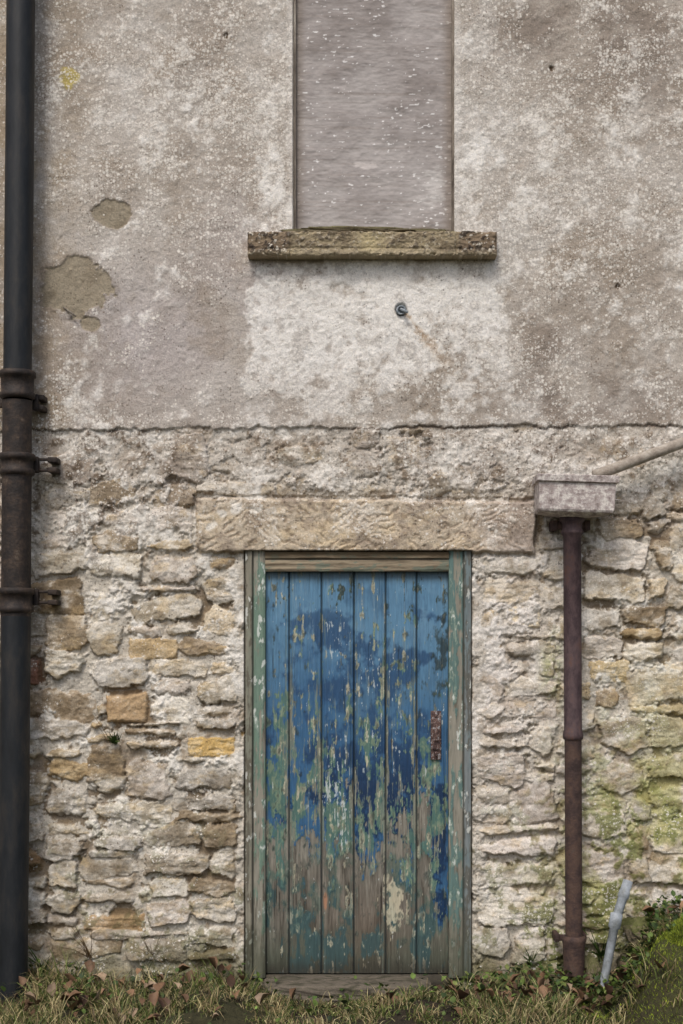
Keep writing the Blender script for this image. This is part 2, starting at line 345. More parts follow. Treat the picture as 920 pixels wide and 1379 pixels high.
# =================== DOOR ===================
J=np.array([357,389,433,477,520,562,605.])
def doorfn(A,B):
    e=np.clip(np.searchsorted(J,A.ravel(),side='right')-1,0,5).reshape(A.shape)
    dj=np.min(np.abs(A[...,None]-J[None,None,1:6]),-1)
    pid=e*13.7
    na=fbma(A/5+pid,B/70,5,1,.65); nb=fbm(A/20+pid*0.12,B/34,6,2,0.62); nc=fbm(A/7,B/13,4,3,0.6); nf=fbma(A/2.0,B/22,3,4,.6); nlo=fbm(A/60,B/80,5,6,.6); nd=fbm(A/3,B/5,3,12,.6)
    lp_=fbm(A/26,B/26,5,77,.55)
    c=np.ones(A.shape+(3,))*np.array([86,126,154.])
    c=mix(c,(120,152,172),S(0.0,1.2,nlo)*S(980,800,B)*0.6)
    c=mix(c,(58,92,120),S(0.1,1.3,-nlo+0.3*na)*0.6)
    c=mix(c,(46,86,122),S(850,990,B+50*nlo)*0.85)
    dp_=1.0*G(A,B,425,850,44,34)+0.9*G(A,B,505,880,48,34)+0.8*G(A,B,440,925,60,26)+0.5*G(A,B,560,870,40,60)+0.75*G(A,B,490,980,110,60)+1.0*G(A,B,480,1080,120,75)+1.0*G(A,B,590,1180,16,100)+0.85*G(A,B,540,1120,60,60)
    nav=S(0.35,0.85,dp_+0.45*lp_+0.15*nc-0.1)*S(790,840,B)
    c=mix(c,(34,66,100),nav*0.78)
    c=mix(c,(15,40,70),S(0.5,0.9,dp_+0.4*lp_+0.3*nc-0.1)*0.8*S(960,1080,B))
    c=mix(c,(128,148,156),S(0.7,1.3,na+0.4*nf)*0.35)
    c=mix(c,(112,120,112),S(0.9,1.2,nf+0.6*na+0.2*S(900,1100,B))*S(820,1060,B)*0.75)
    tg=0.75*G(A,B,378,1090,28,100)+0.6*G(A,B,450,1020,40,40)+0.75*G(A,B,520,1100,80,60)+0.4*G(A,B,445,1090,30,60)+0.65*G(A,B,575,1080,26,90)+0.85*G(A,B,370,1180,25,60)+0.4*G(A,B,460,960,40,20)+0.35*G(A,B,372,1000,16,60)
    tm=S(0.55,0.66,tg+0.34*nb+0.28*nc+0.24*na)
    c=mix(c,(80,110,98),tm*0.9); c=mix(c,(132,144,116),tm*S(-0.1,0.9,nc+0.4*nf)*0.65)
    lim=1148+22*np.sin(e*2.1+1)+36*nb+28*na+12*nc+100*S(578,590,A)
    wood=np.ones(A.shape+(3,))*np.array([108,103,93.])
    wood=mix(wood,(64,60,52),S(-0.1,1.2,na)*0.8); wood=mix(wood,(148,145,133),S(0.2,1.3,-na+0.4*nf)*0.55)
    wood=mix(wood,(72,92,82),S(-0.4,0.6,nb+0.3*nc)*0.65*S(1350,1230,B)); wood=mix(wood,(52,62,48),S(1230,1320,B)*0.7)
    wood=mix(wood,(100,80,66),G(A,B,490,1260,60,50)*0.35)
    wood=mix(wood,(52,80,84),S(0.45,0.85,nb+0.5*na+0.6*G(A,B,375,1240,22,90)+0.6*G(A,B,450,1310,60,25)+0.3*G(A,B,575,1270,30,50))*0.7)
    drip=S(0.28,0.44,0.7*na+0.5*nf+1.45*np.exp(-(dj/5.5)**2)*S(880,1020,B+80*np.sin(e*1.9))+0.5*S(1020,1140,B)-0.75+0.3*nc)*S(860,960,B)
    wl=S(-5,7,B-lim)
    isbare=np.maximum(wl,drip*0.95)
    wood2=mix(wood,(146,147,130),drip*(1-wl)*0.6)
    isbare=isbare*(1-0.9*S(0.72,0.88,nb*0.5+nc*0.45+0.4*na)*S(1300,1180,B))
    chip=S(1.4,1.55,nc+0.5*nf+0.3*na+0.5*np.exp(-(dj/5)**2)*S(840,790,B)+0.85*G(A,B,452,800,14,22)+0.85*G(A,B,543,800,10,30)+0.6*G(A,B,575,830,30,60)+0.5*G(A,B,490,790,30,16))
    c=mix(c,(46,62,54),chip*S(880,800,B)*0.85*(1-isbare)); c=mix(c,(150,166,158),chip*S(820,900,B)*0.5)
    c=c*(1-isbare[...,None])+wood2*isbare[...,None]
    sc_=S(0.85,1.05,0.7*nf+0.5*nd-0.65+1.3*G(A,B,453,860,12,45)+1.45*G(A,B,452,1060,16,70)+0.9*G(A,B,462,1130,16,40)+0.7*G(A,B,510,910,20,40)+0.85*G(A,B,535,1010,14,50)+1.05*G(A,B,590,970,14,60)+0.75*G(A,B,500,1000,14,40)+0.8*G(A,B,480,930,10,50))
    c=mix(c,(200,205,202),sc_*0.75)
    cr=S(0.4,0.6,G(A,B,531,1215,14,40)+0.32*nc+0.25*na); c=mix(c,(192,184,158),cr*0.85)
    c=mix(c,(176,172,152),S(0.5,0.7,G(A,B,390,1240,4,12)+0.15*nc)*0.7); c=mix(c,(174,126,96),S(0.5,0.7,G(A,B,438,1218,4,16)+0.15*nc)*0.8)
    c=mix(c,(30,40,38),S(0.2,0.8,G(A,B,594,880,13,60)+0.45*nc-0.1)*0.65)
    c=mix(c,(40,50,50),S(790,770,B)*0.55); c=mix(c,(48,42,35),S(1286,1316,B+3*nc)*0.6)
    c=mix(c,(24,31,33),np.exp(-(dj/1.0)**2)*0.7); c=mix(c,(100,112,104),np.exp(-((dj-4.2)/0.9)**2)*S(-0.2,0.6,na)*0.5)
    h=-0.008*np.exp(-(dj/1.2)**2)-0.002*np.exp(-((dj-4.2)/0.9)**2)-0.0012*isbare+0.0009*na*isbare+0.0012*np.sin(e*3.3)+0.0004*nc
    crack=S(1.4,1.55,fbma(A/1.6+pid,B/110,2,17)); h-=0.003*crack; c=mix(c,(44,40,34),crack*(0.3+0.5*isbare))
    return h,c,0.48+0.42*isbare
panel('door',357.5,604.5,769,1314,0.6,1.0,doorfn,0.045,0.05,M_wood,house)

def jamb(side):
    def fn(A,B):
        na=fbma(A/3.5,B/60,5,21+side,.65); nc=fbm(A/6,B/14,4,22+side,.6); nb=fbm(A/20,B/50,4,23+side,.6)
        pm=S(-0.1,0.2,0.7*nb+0.5*nc+0.7*na-0.15+0.7*G(A,B,345,900,30,150)+(0.3 if side else 0.0)*S(1250,1000,B)-0.35*S(1100,1280,B))
        wood=mix(mix(na[...,None]*0+np.array([138,134,121.]),(80,76,65),S(0,1.2,na)*0.8),(94,102,89),S(0,1,nb)*0.5)
        paint=mix(na[...,None]*0+np.array([108,130,114.] if side==0 else [92,117,112.]),(68,90,83),S(0,1.2,nc+0.4*na)*0.65)
        paint=mix(paint,(158,170,154),S(0.6,1.1,nc+0.5*na)*0.6)
        c=wood*(1-pm[...,None])+paint*pm[...,None]
        o=(A-331) if side==0 else (634-A)
        strip=S(10,8,o); c=mix(c,(130,125,110) if side==0 else (112,121,124),strip*0.8); c=mix(c,(80,72,60),strip*S(0.0,0.8,na+nc)*0.6)
        c=mix(c,(214,217,210),S(1.1,1.25,nc+0.9*G(A,B,346,890,8,60))*0.75)
        c=mix(c,(36,36,30),np.exp(-((o-9.5)/1.1)**2)*0.75); c=mix(c,(58,62,45),S(1210,1316,B+12*nc)*0.6)
        h=0.006*strip-0.005*np.exp(-((o-9.5)/1.2)**2)+0.0010*na-0.001*(1-pm)
        ie=(357-A) if side==0 else (A-605); h-=0.006*S(3,0,np.abs(ie))
        return h,c,0.75
    return fn
panel('door_frame_left',330.5,357,741.5,1318,0.8,1.2,jamb(0),0.012,0.08,M_wood,house)
panel('door_frame_right',605,634.5,741.5,1318,0.8,1.2,jamb(1),0.012,0.08,M_wood,house)
def head(A,B):
    na=fbma(A/60,B/3,5,31,.65); nc=fbm(A/12,B/6,4,32,.6)
    c=np.ones(A.shape+(3,))*np.array([140,127,106.]); c=mix(c,(84,73,57),S(0,1.2,na)*0.8); c=mix(c,(98,114,102),S(0.6,1.0,nc+0.3*S(758,768,B)+0.5*G(A,B,600,762,40,8))*0.6)
    c=mix(c,(170,158,134),S(0.6,1.2,-na)*0.4); c=mix(c,(90,75,54),S(754,744,B)*0.75)  # pale grain, then shadow along the top edge painted into the colour
    l=B-753; c=mix(c,(46,40,33),np.exp(-(l/1.1)**2)*0.8)
    return 0.004*S(0,-2,l)-0.004*np.exp(-(l/1.3)**2)+0.001*na-0.005*S(766,769,B),c,0.85
panel('door_frame_head',357,605,743,769,1.2,0.8,head,0.014,0.08,M_woodh,house)
boxes('door_threshold',[(X(356),X(606),0.03,0.1,-0.08,-0.003)],noise_mat('dark_stone',[(0.3,(50,46,38)),(0.7,(92,85,72))]),house)
M_rust=noise_mat('rusty_iron',[(0.35,(36,30,32)),(0.46,(74,58,56)),(0.54,(104,76,64)),(0.60,(158,160,162)),(0.75,(64,52,50))],scale=60,bump=0.8,rough=0.75,bscale=150)
lp=[(X(581),X(595),0.034,0.044,Z(1024),Z(958)),(X(583),X(593),0.026,0.036,Z(1010),Z(968)),(X(585.5),X(590),0.016,0.03,Z(998),Z(982)),(X(586.5),X(589.5),0.022,0.03,Z(1019),Z(1013)),(X(586.5),X(589.5),0.022,0.03,Z(966),Z(961))]
boxes('lock_plate',lp,M_rust,house,0.0015)

def rock(name,cx,cy,cz,sx,sy,sz,seed,c1,c2,mat=None,parent=None,boxy=4.0,n=48,moss=0.0,amp=0.12):
    th=np.linspace(0,2*np.pi,n*2,endpoint=False); phv=np.linspace(-np.pi/2,np.pi/2,n)
    T,Pp=np.meshgrid(th,phv); dx=np.cos(Pp)*np.cos(T); dy=np.cos(Pp)*np.sin(T); dz=np.sin(Pp)
    r=1/(np.abs(dx)**boxy+np.abs(dy)**boxy+np.abs(dz)**boxy)**(1/boxy)
    nn=fbm(dx*2+dz+seed,dy*2-dz*1.3+seed,5,seed%50,.6); r=r*(1+amp*nn)
    Vx=np.stack([cx+dx*r*sx,cy+dy*r*sy,cz+dz*r*sz],-1).reshape(-1,3)
    n2=fbm(dx*14+dz*3+seed,dy*6+dz*5,6,seed%50+2,.7)
    c=np.ones(T.shape+(3,))*np.array(c1,float); c=mix(c,c2,S(-0.2,1.0,n2)*0.8)
    if moss: c=mix(c,(88,98,44),S(0.0,0.5,dz+0.4*n2-0.3+moss*0.5)*moss)
    C=np.concatenate([srgb(c),np.full(T.shape+(1,),0.92)],-1).reshape(-1,4)
    m=2*n; i=np.arange(n-1)[:,None]*m; j=np.arange(m)[None,:]; j2=(j+1)%m
    q=np.stack([i+j,i+j2,i+m+j2,i+m+j],-1).reshape(-1,4)
    return np_mesh(name,Vx,q,C,mat or M_stone,parent)
rock('doorstep',float(X(468)),-0.03,-0.05,0.36,0.115,0.045,5,(104,96,84),(62,60,46),parent=house,boxy=8,amp=0.05,n=80)

# =================== WINDOW ===================
def board(A,B):
    nb=fbm(A/60,B/50,5,51,.6); nh=fbma(A/14,B/4,4,52,.6); nd=fbma(A/6,B/2.4,2,53); ng=fbma(A/120,B/3,4,54,.7)
    c=np.ones(A.shape+(3,))*np.array([160,153,149.]); c=mix(c,(134,126,121),S(0,1.3,nb)*0.7); c=mix(c,(178,172,168),S(0.2,1.3,-nb)*0.6)
    c=mix(c,(132,122,114),S(0.3,1.5,ng)*0.35)
    dens=0.04+0.42*G(A,B,415,170,20,90)+0.65*G(A,B,580,265,38,45)+0.35*G(A,B,540,190,60,40)+0.5*G(A,B,415,98,18,10)+0.3*G(A,B,470,308,100,10)+0.4*G(A,B,420,270,20,30)+0.15*nb
    c=mix(c,(232,230,227),S(1.5-dens,1.62-dens,nd+0.15*nh)*0.9)
    c=mix(c,(208,200,195),S(0.5,0.7,G(A,B,492,219,22,7)+0.2*nh)*0.65)
    c=mix(c,(204,200,195),S(0.35,0.8,G(A,B,585,250,20,32)+0.3*nh)*0.55)
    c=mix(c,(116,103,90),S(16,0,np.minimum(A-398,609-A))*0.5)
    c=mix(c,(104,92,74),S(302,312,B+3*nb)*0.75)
    return 0.0006*nh+0.003*nb,c,0.8
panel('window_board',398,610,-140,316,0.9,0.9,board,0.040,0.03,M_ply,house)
M_dk=noise_mat('old_window_frame',[(0.35,(70,62,54)),(0.5,(118,108,97)),(0.65,(160,152,140))],scale=20,stretch=(1,1,0.2))
boxes('window_frame',[(X(395.5),X(398.5),0.016,0.075,Z(314),Z(-140)),(X(609),X(611.8),0.016,0.075,Z(314),Z(-140)),(X(395.5),X(611.8),0.016,0.075,Z(-140),Z(-148))],M_dk,house,0.001)
def sill(A,B):
    nb=fbm(A/30,B/12,5,61,.62); nh=fbm(A/6,B/5,4,62,.6); ns=fbm(A/3,B/3,2,63)
    c=np.ones(A.shape+(3,))*np.array([148,135,110.])
    c=mix(c,(100,88,70),S(0,1.1,nb)*0.8); c=mix(c,(176,162,126),G(A,B,495,333,14,20)*0.9+S(0.2,1.2,-nb)*0.4)
    en=S(395,385,A)+S(612,622,A); c=mix(c,(112,94,78),en*0.6); c=mix(c,(54,46,41),S(0.1,0.7,nh+0.4*nb)*en*0.85)
    c=mix(c,(210,203,188),S(0.85,1.1,ns+0.6*nh)*(0.4+0.5*en)); c=mix(c,(70,60,49),S(0.7,1.1,nh)*0.55)
    c=mix(c,(178,165,138),S(340,348,B)*0.55)
    e=np.minimum(np.minimum(A-334,668-A),np.minimum(B-317,351-B))+1.3*nh
    h=-0.014*(1-np.clip(e/4,0,1))**2+0.0022*nh+0.002*nb-0.004*np.exp(-((B-(341+0.8*nb))/1.6)**2)
    h=h-0.006*S(2,0,abs(A-392))-0.006*S(2,0,abs(A-613))
    return h,c,0.92
panel('window_sill',335,667,318,350,0.8,0.7,sill,-0.075,0.15,M_stone,house)
rock('sill_debris',float(X(500)),0.0,float(Z(314)),0.34,0.05,0.020,77,(92,82,62),(134,124,104),parent=house,boxy=3,moss=0.3,amp=0.2)
def lathe_path(p0,p1,prof,seg=28,jitter=0.0,seed=0):
    p0=np.array(p0,float);p1=np.array(p1,float); ax=(p1-p0);L=np.linalg.norm(ax);ax/=L
    ref=[0,1,0.013] if abs(ax[1])<0.9 else [0,0.01,1]
    a=np.cross(ax,ref);a/=np.linalg.norm(a);b=np.cross(ax,a)
    t=np.linspace(0,2*np.pi,seg,endpoint=False); vs=[]
    for s,r in prof:
        rr=r*(1+jitter*vn(np.cos(t)*2+s*9,np.sin(t)*2+s*7,seed)) if jitter else r*np.ones(seg)
        vs.append(p0+ax*s*L+(np.cos(t)*rr)[:,None]*a+(np.sin(t)*rr)[:,None]*b)
    n=len(prof); vs=np.concatenate(vs); i=np.arange(n-1)[:,None]*seg; j=np.arange(seg)[None,:]; j2=(j+1)%seg
    q=np.stack([i+j,i+seg+j,i+seg+j2,i+j2],-1).reshape(-1,4)
    return vs,q
M_gal=noise_mat('dull_zinc',[(0.35,(90,98,104)),(0.5,(140,148,154)),(0.65,(186,190,192))],scale=60,rough=0.5,bump=0.3)
x0,z0=float(X(539)),float(Z(417))
vs,q=lathe_path((x0,0.03,z0),(x0+0.004,-0.018,z0-0.006),[(0,0.021),(1,0.021),(1.0,0.014),(0.75,0.013),(0.75,0.001)],24)
np_mesh('pipe_stub',vs,q,None,M_gal,house)
vs,q=lathe_path((x0-0.006,0.0,z0+0.006),(x0+0.030,-0.045,z0-0.022),[(0,0.001),(0,0.008),(1,0.006),(1,0.001)],12)
np_mesh('bent_hook',vs,q,None,M_gal,house)
vs,q=lathe_path((float(X(86)),0.0,float(Z(414))),(float(X(104)),-0.03,float(Z(428))),[(0,0.004),(1,0.004),(1,0.001)],10)
np_mesh('old_wire',vs,q,None,M_dk,house)

# =================== PIPES ===================
M_iron=noise_mat('black_iron',[(0.3,(16,18,20)),(0.5,(30,33,36)),(0.62,(46,44,42)),(0.75,(78,70,60))],scale=11,bump=0.35,rough=0.55,bscale=60,stretch=(1,1,0.3),spec=0.35)
M_iron2=noise_mat('rusty_black_iron',[(0.3,(24,21,20)),(0.48,(44,37,33)),(0.6,(64,52,43)),(0.75,(112,100,86))],scale=18,bump=0.6,rough=0.68,bscale=90,spec=0.35)
dp=empty('black_drainpipe')
def atd(px,py,y):
    k=(D+y)/D
    return np.array([(px-460)*k/300.0, y, ZC-(py-865)*k/300.0])
R=0.0655
top=atd(29.5,-150,-0.12); bot=atd(17,1335,-0.12); Lz=top[2]-bot[2]
def sv(py): return float((atd(0,py,-0.12)[2]-bot[2])/Lz)
def pv(lst): return [(sv(py),r) for py,r in lst]
vs,q=lathe_path(bot,top,pv([(504,R*0.93),(300,R*0.95),(100,R*0.95),(-150,R*0.95)]),40,0.03); np_mesh('upper_pipe',vs,q,None,M_iron,dp)
vs,q=lathe_path(bot,top,pv([(836,R*.99),(820,R*0.99),(640,R*0.97),(540,R*0.97)]),40,0.03); np_mesh('middle_pipe',vs,q,None,M_iron2,dp)
vs,q=lathe_path(bot,top,pv([(1345,R*0.99),(1100,R),(830,R)]),40,0.03); np_mesh('lower_pipe',vs,q,None,M_iron,dp)
def collar(c,hh):
    a=c-hh/2;b=c+hh/2
    return pv([(b+3,R*0.96),(b+1,R*1.16),(b-5,R*1.18),(b-6.5,R*1.07),(a+8,R*1.09),(a+7,R*1.22),(a+1,R*1.22),(a-1,R*1.12),(a-1.5,R*0.9)])
for i,(c_,hh) in enumerate([(518,34),(625,26),(808,30)]):
    vs,q=lathe_path(bot,top,collar(c_,hh),40,0.02,i); np_mesh('socket_%d'%(i+1),vs,q,None,M_iron2,dp)
bl=[]
for py,w in [(625,1),(804,1),(541,0.6)]:
    z=atd(0,py,-0.09)[2]; x=atd(28,py,-0.09)[0]
    bl+=[(x+0.055,x+0.145*w+0.01,-0.07,-0.05,z-0.03,z-0.018),(x+0.055,x+0.145*w+0.01,-0.07,-0.05,z+0.018,z+0.03),(x+0.115*w,x+0.145*w+0.012,-0.08,0.03,z-0.034,z-0.012),(x+0.115*w,x+0.145*w+0.012,-0.078,0.03,z+0.01,z+0.034),(x+0.05,x+0.075,-0.085,-0.045,z-0.035,z+0.035)]
    bl+=[(x-0.135,x-0.05,-0.07,-0.05,z-0.022,z+0.022)]
boxes('brackets',bl,M_iron2,dp,0.004)

rp=empty('rusty_drainpipe')
M_rp=noise_mat('flaking_purple_iron',[(0.3,(44,35,37)),(0.46,(68,54,56)),(0.56,(86,70,70)),(0.66,(96,70,60)),(0.8,(150,138,130))],scale=18,bump=0.5,rough=0.65,bscale=110,stretch=(1,1,0.5),spec=0.3)
M_rp2=noise_mat('rusted_iron',[(0.3,(46,36,34)),(0.46,(68,54,50)),(0.58,(86,67,57)),(0.7,(76,67,62)),(0.8,(120,108,98))],scale=20,bump=0.8,rough=0.8,bscale=110,spec=0.3)
yp=-0.10
t1=atd(770.5,690,yp); b1_=atd(773,1275,yp); L2=t1[2]-b1_[2]; r=12*(D+yp)/D/300
f=lambda py:float((atd(0,py,yp)[2]-b1_[2])/L2)
vs,q=lathe_path(b1_,t1,[(f(1275),r*.95),(f(988),r*.95)],32); np_mesh('lower_shaft',vs,q,None,M_rp2,rp)
vs,q=lathe_path(b1_,t1,[(f(p),k*r) for p,k in [(996,1.0),(995,1.12),(990,1.15),(984,1.05),(982,1.0),(850,1.0),(722,1.0),(719,1.25),(716,1.3),(712,1.1),(704,1.15),(702,1.4),(694,1.42),(693,1.1),(686,1.1)]],32); np_mesh('upper_shaft',vs,q,None,M_rp,rp)
vs,q=lathe_path(b1_,t1,[(f(p),k*r) for p,k in [(1312,1.15),(1285,1.2),(1272,1.25),(1266,1.35),(1262,1.3),(1260,1.0)]],32); np_mesh('shoe',vs,q,None,M_rp2,rp)
z=atd(0,708,-0.05)[2]; x=t1[0]
bl=[(x-0.085,x+0.085,-0.075,-0.06,z-0.018,z+0.018),(x-0.085,x-0.06,-0.08,0.03,z-0.022,z+0.022),(x+0.06,x+0.085,-0.08,0.03,z-0.022,z+0.022)]
z3=atd(0,1262,-.05)[2]
bl+=[(x-0.07,x+0.07,-0.065,-0.052,z3-0.014,z3+0.014),(x-0.07,x-0.05,-0.07,0.03,z3-0.018,z3+0.018),(x+0.05,x+0.07,-0.07,0.03,z3-0.018,z3+0.018)]
boxes('brackets',bl,M_rp2,rp,0.003)
def hopper():
    bm=bmesh.new()
    def ring(w,d0,d1,z): return [bm.verts.new(p) for p in [(-w,d0,z),(w,d0,z),(w,d1,z),(-w,d1,z)]]
    lev=[(0.05,-0.05,0.05,-0.105),(0.155,-0.095,0.09,-0.088),(0.162,-0.10,0.09,-0.078),(0.166,-0.10,0.09,0.038),(0.176,-0.112,0.092,0.041),(0.178,-0.114,0.092,0.068),(0.174,-0.112,0.092,0.071),(0.162,-0.098,0.085,0.071),(0.155,-0.09,0.08,-0.06)]
    rs=[ring(a,b,c,z) for a,b,c,z in lev]
    for A,B in zip(rs,rs[1:]):
        for i in range(4): bm.faces.new([A[i],A[(i+1)%4],B[(i+1)%4],B[i]])
    bm.faces.new(rs[0][::-1]); bm.faces.new(rs[-1])
    bmesh.ops.recalc_face_normals(bm,faces=bm.faces)
    me=bpy.data.meshes.new('hopper'); bm.to_mesh(me); bm.free()
    o=bpy.data.objects.new('hopper',me); link(o); o.parent=rp
    p=atd(772.5,668,-0.10); o.location=(p[0],-0.115,p[2]+0.008); o.rotation_euler=(0,math.radians(2.0),math.radians(-2))
    md=o.modifiers.new('b','BEVEL'); md.width=0.004; md.segments=3
    me.materials.append(noise_mat('lichened_lead',[(0.3,(84,74,70)),(0.42,(148,136,131)),(0.52,(180,170,165)),(0.58,(216,211,202)),(0.64,(162,151,146)),(0.8,(110,98,92))],scale=30,bump=0.9,rough=0.85,bscale=80))
hopper()
M_in=noise_mat('grey_plastic_weathered',[(0.3,(118,106,94)),(0.5,(160,150,137)),(0.7,(196,188,176))],scale=20,bump=0.4,rough=0.75)
a=atd(800,641,-0.10); b=atd(960,581,-0.09); b2=b+(b-a)*1.6
vs,q=lathe_path(a,b2,[(0,0.001),(0,0.024),(0.02,0.0245),(1,0.0225)],24); np_mesh('inlet_pipe',vs,q,None,M_in,rp)

pp=empty('plastic_pipe')
M_pl=noise_mat('pale_grey_plastic',[(0.3,(96,98,92)),(0.48,(142,148,152)),(0.62,(170,177,184))],scale=16,bump=0.2,rough=0.55)
a=atd(846,1186,-0.14); m_=atd(829,1240,-0.18); b=atd(812,1330,-0.22)
vs,q=lathe_path(a,m_,[(0.1,0.001),(0.08,0.016),(0.0,0.0165),(0.0,0.0215),(0.25,0.0215),(0.27,0.0245),(0.42,0.0245),(0.44,0.0205),(1,0.0205)],24); np_mesh('upper_length',vs,q,None,M_pl,pp)
vs,q=lathe_path(m_,b,[(-0.12,0.0205),(-0.10,0.0265),(0.10,0.0265),(0.12,0.019),(1,0.019)],24); np_mesh('lower_length',vs,q,None,M_pl,pp)

# =================== GROUND ===================
def gh(x,y):
    x=np.asarray(x,float);y=np.asarray(y,float)
    g=-0.055+0.03*fbm(x*2.2,y*2.2,4,71)
    g=g+0.03*S(-0.5,-1.2,x)*S(-0.5,0,y)
    g=g+0.31*S(1.12,1.42,x+0.05*vn(y*6,x*6,4))*S(-1.3,-0.3,y)
    g=g+0.02*S(0.5,0.9,x)
    near=np.exp(-((x-0.03)/0.45)**2)*np.exp(-((y)/0.25)**2); g=g-0.02*near
    far=S(6,30,np.hypot(x,y)); g=g*(1-far)+(-0.1)*far
    return g
gx=np.concatenate([[-80,-40,-20,-10,-6,-4],np.arange(-3,3,0.03),[3,4,6,10,20,40,80]]); gy=np.concatenate([[-80,-40,-20,-10,-6,-4],np.arange(-3,0.12,0.03),[1,5,10,20,40,80]])
A,B=np.meshgrid(gx,gy); Zg=gh(A,B); Zg[B>0.12]=-0.12
c=np.ones(A.shape+(3,))*np.array([48,41,31.]); c=mix(c,(58,58,35),S(-0.3,0.8,fbm(A*4,B*4,3,73))*0.7); c=mix(c,(78,84,42),S(1.0,1.4,A)*0.5)
np_mesh('ground',np.stack([A,B,Zg],-1).reshape(-1,3),grid_quads(len(gx),len(gy)),np.concatenate([srgb(c),np.full(A.shape+(1,),0.95)],-1).reshape(-1,4),vc_mat('soil',bump=0.8,scales=(40,140),var=0.25,dist=0.02))

def blades(name,x,y,L,wd,lean,cols,mat,parent=None,z=None):
    n=len(x); z=gh(x,y)-0.01 if z is None else z
    az=rng.uniform(0,2*np.pi,n); fx=np.cos(az);fy=np.sin(az)*0.7; wa=rng.uniform(0,2*np.pi,n); wx=np.cos(wa)*wd/2; wy=np.sin(wa)*wd/2*0.6
    P=np.zeros((n,7,3))
    def pt(s):
        a_=lean*s; return L*s*np.sin(a_*0.75), L*s*np.cos(a_*0.8)
    for k,(s,wk) in enumerate([(0,1),(0.4,0.9),(0.75,0.6)]):
        o,hh=pt(s)
        P[:,2*k]=np.stack([x+fx*o-wx*wk,y+fy*o-wy*wk,z+hh],-1);P[:,2*k+1]=np.stack([x+fx*o+wx*wk,y+fy*o+wy*wk,z+hh],-1)
    o,hh=pt(1.0); P[:,6]=np.stack([x+fx*o,y+fy*o,z+hh],-1)
    P[:,:,1]=np.minimum(P[:,:,1],-0.012)
    b=np.arange(n)[:,None]*7
    C=np.repeat(cols[:,None,:],7,1).copy(); C[:,:2]*=0.45; C=np.concatenate([C,np.full((n,7,1),0.6)],-1)
    q=np.concatenate([b+np.array([[0,1,3,2]]),b+np.array([[2,3,5,4]])])
    return np_mesh(name,P.reshape(-1,3),q,C.reshape(-1,4),mat,parent,tris=b+np.array([[4,5,6]]))
def colset(n,pal,w,jit=0.15):
    p=srgb(np.array(pal,float)); i=rng.choice(len(pal),n,p=np.array(w)/np.sum(w)); return p[i]*(1+rng.normal(0,jit,(n,1))).clip(0.4,1.7)
nt_=2000; tx=rng.uniform(-2.6,2.6,nt_); ty=-0.03-np.abs(rng.uniform(0,1,nt_))**1.2*1.5; tcl=fbm(tx*3.2,ty*3.2,4,81)
tk=(tcl>-0.45+0.25*rng.randn(nt_))&~((np.abs(tx-0.03)<0.36)&(ty>-0.15))&~((tx>1.15)&(rng.rand(nt_)<0.75))&~((np.abs(tx-0.95)<0.3)&(ty>-0.3)&(rng.rand(nt_)<0.6))
tx=tx[tk];ty=ty[tk];tcl=tcl[tk]; k=34
tdry=rng.rand(len(tx))
gxx=(tx[:,None]+rng.normal(0,0.022,(len(tx),k))).ravel(); gyy=(ty[:,None]+rng.normal(0,0.022,(len(tx),k))).ravel(); gyy=np.minimum(gyy,-0.015)
L=(rng.uniform(0.05,0.14,len(tx))*(1+0.35*np.clip(tcl,-1,1))*np.where(np.abs(tx)<0.5,0.6,1)*(1+0.35*S(0.25,0,-ty)*(tx<-0.4)))[:,None]*rng.uniform(0.45,1.15,(len(tx),k)); L=L.ravel(); n=len(L)
cs_=colset(n,[(84,94,46),(106,114,60),(58,70,36),(164,154,112),(134,118,84),(84,68,48)],[4,3.2,3,2.4,2.2,1.2],0.22)
sel=np.repeat(tdry<0.28,k)&(rng.rand(n)<0.7); cs_[sel]=colset(int(sel.sum()),[(170,158,116),(142,126,90)],[1,1])
blades('grass',gxx,gyy,L,0.0038+0.0025*rng.rand(n),rng.uniform(0.3,2.2,n),cs_,M_leaf)
def leafmesh(name,x,y,z,size,tilt,cols,parent=None,aspect=0.5,curl=0.3,rough=0.6):
    n=len(x); k=np.array([[0,0],[0.3,0.42],[0.65,0.46],[1,0],[0.65,-0.46],[0.3,-0.42],[0.33,0],[0.68,0]])
    az=rng.uniform(0,2*np.pi,n); P=np.zeros((n,8,3))
    l=k[None,:,0]*size[:,None]; w=k[None,:,1]*size[:,None]*aspect*2*(1+0.15*rng.randn(n,8)); up=np.abs(w)*curl*(0.5+rng.rand(n,1))+0.25*curl*l*(k[None,:,0])*rng.randn(n,1)
    ct=np.cos(tilt)[:,None];stt=np.sin(tilt)[:,None]
    lx=l*ct-up*stt; lz=l*stt+up*ct
    P[:,:,0]=x[:,None]+lx*np.cos(az)[:,None]-w*np.sin(az)[:,None]; P[:,:,1]=y[:,None]+lx*np.sin(az)[:,None]+w*np.cos(az)[:,None]; P[:,:,2]=z[:,None]+lz
    P[:,:,1]=np.minimum(P[:,:,1],-0.01)
    b=np.arange(n)[:,None]*8
    q=np.concatenate([b+np.array([[6,1,2,7]]),b+np.array([[6,7,4,5]])]); t=np.concatenate([b+np.array([[0,1,6]]),b+np.array([[0,6,5]]),b+np.array([[7,2,3]]),b+np.array([[7,3,4]])])
    C=np.concatenate([np.repeat(cols[:,None,:],8,1)*(1+0.15*rng.randn(n,8,1)).clip(.5,1.5),np.full((n,8,1),rough)],-1)
    return np_mesh(name,P.reshape(-1,3),q,C.reshape(-1,4),M_leaf,parent,tris=t)
n=230
x=np.concatenate([rng.uniform(-2.4,2.4,70),rng.normal(-1.0,0.35,75),rng.normal(0.95,0.25,85)]); y=-rng.uniform(0.03,0.6,n)
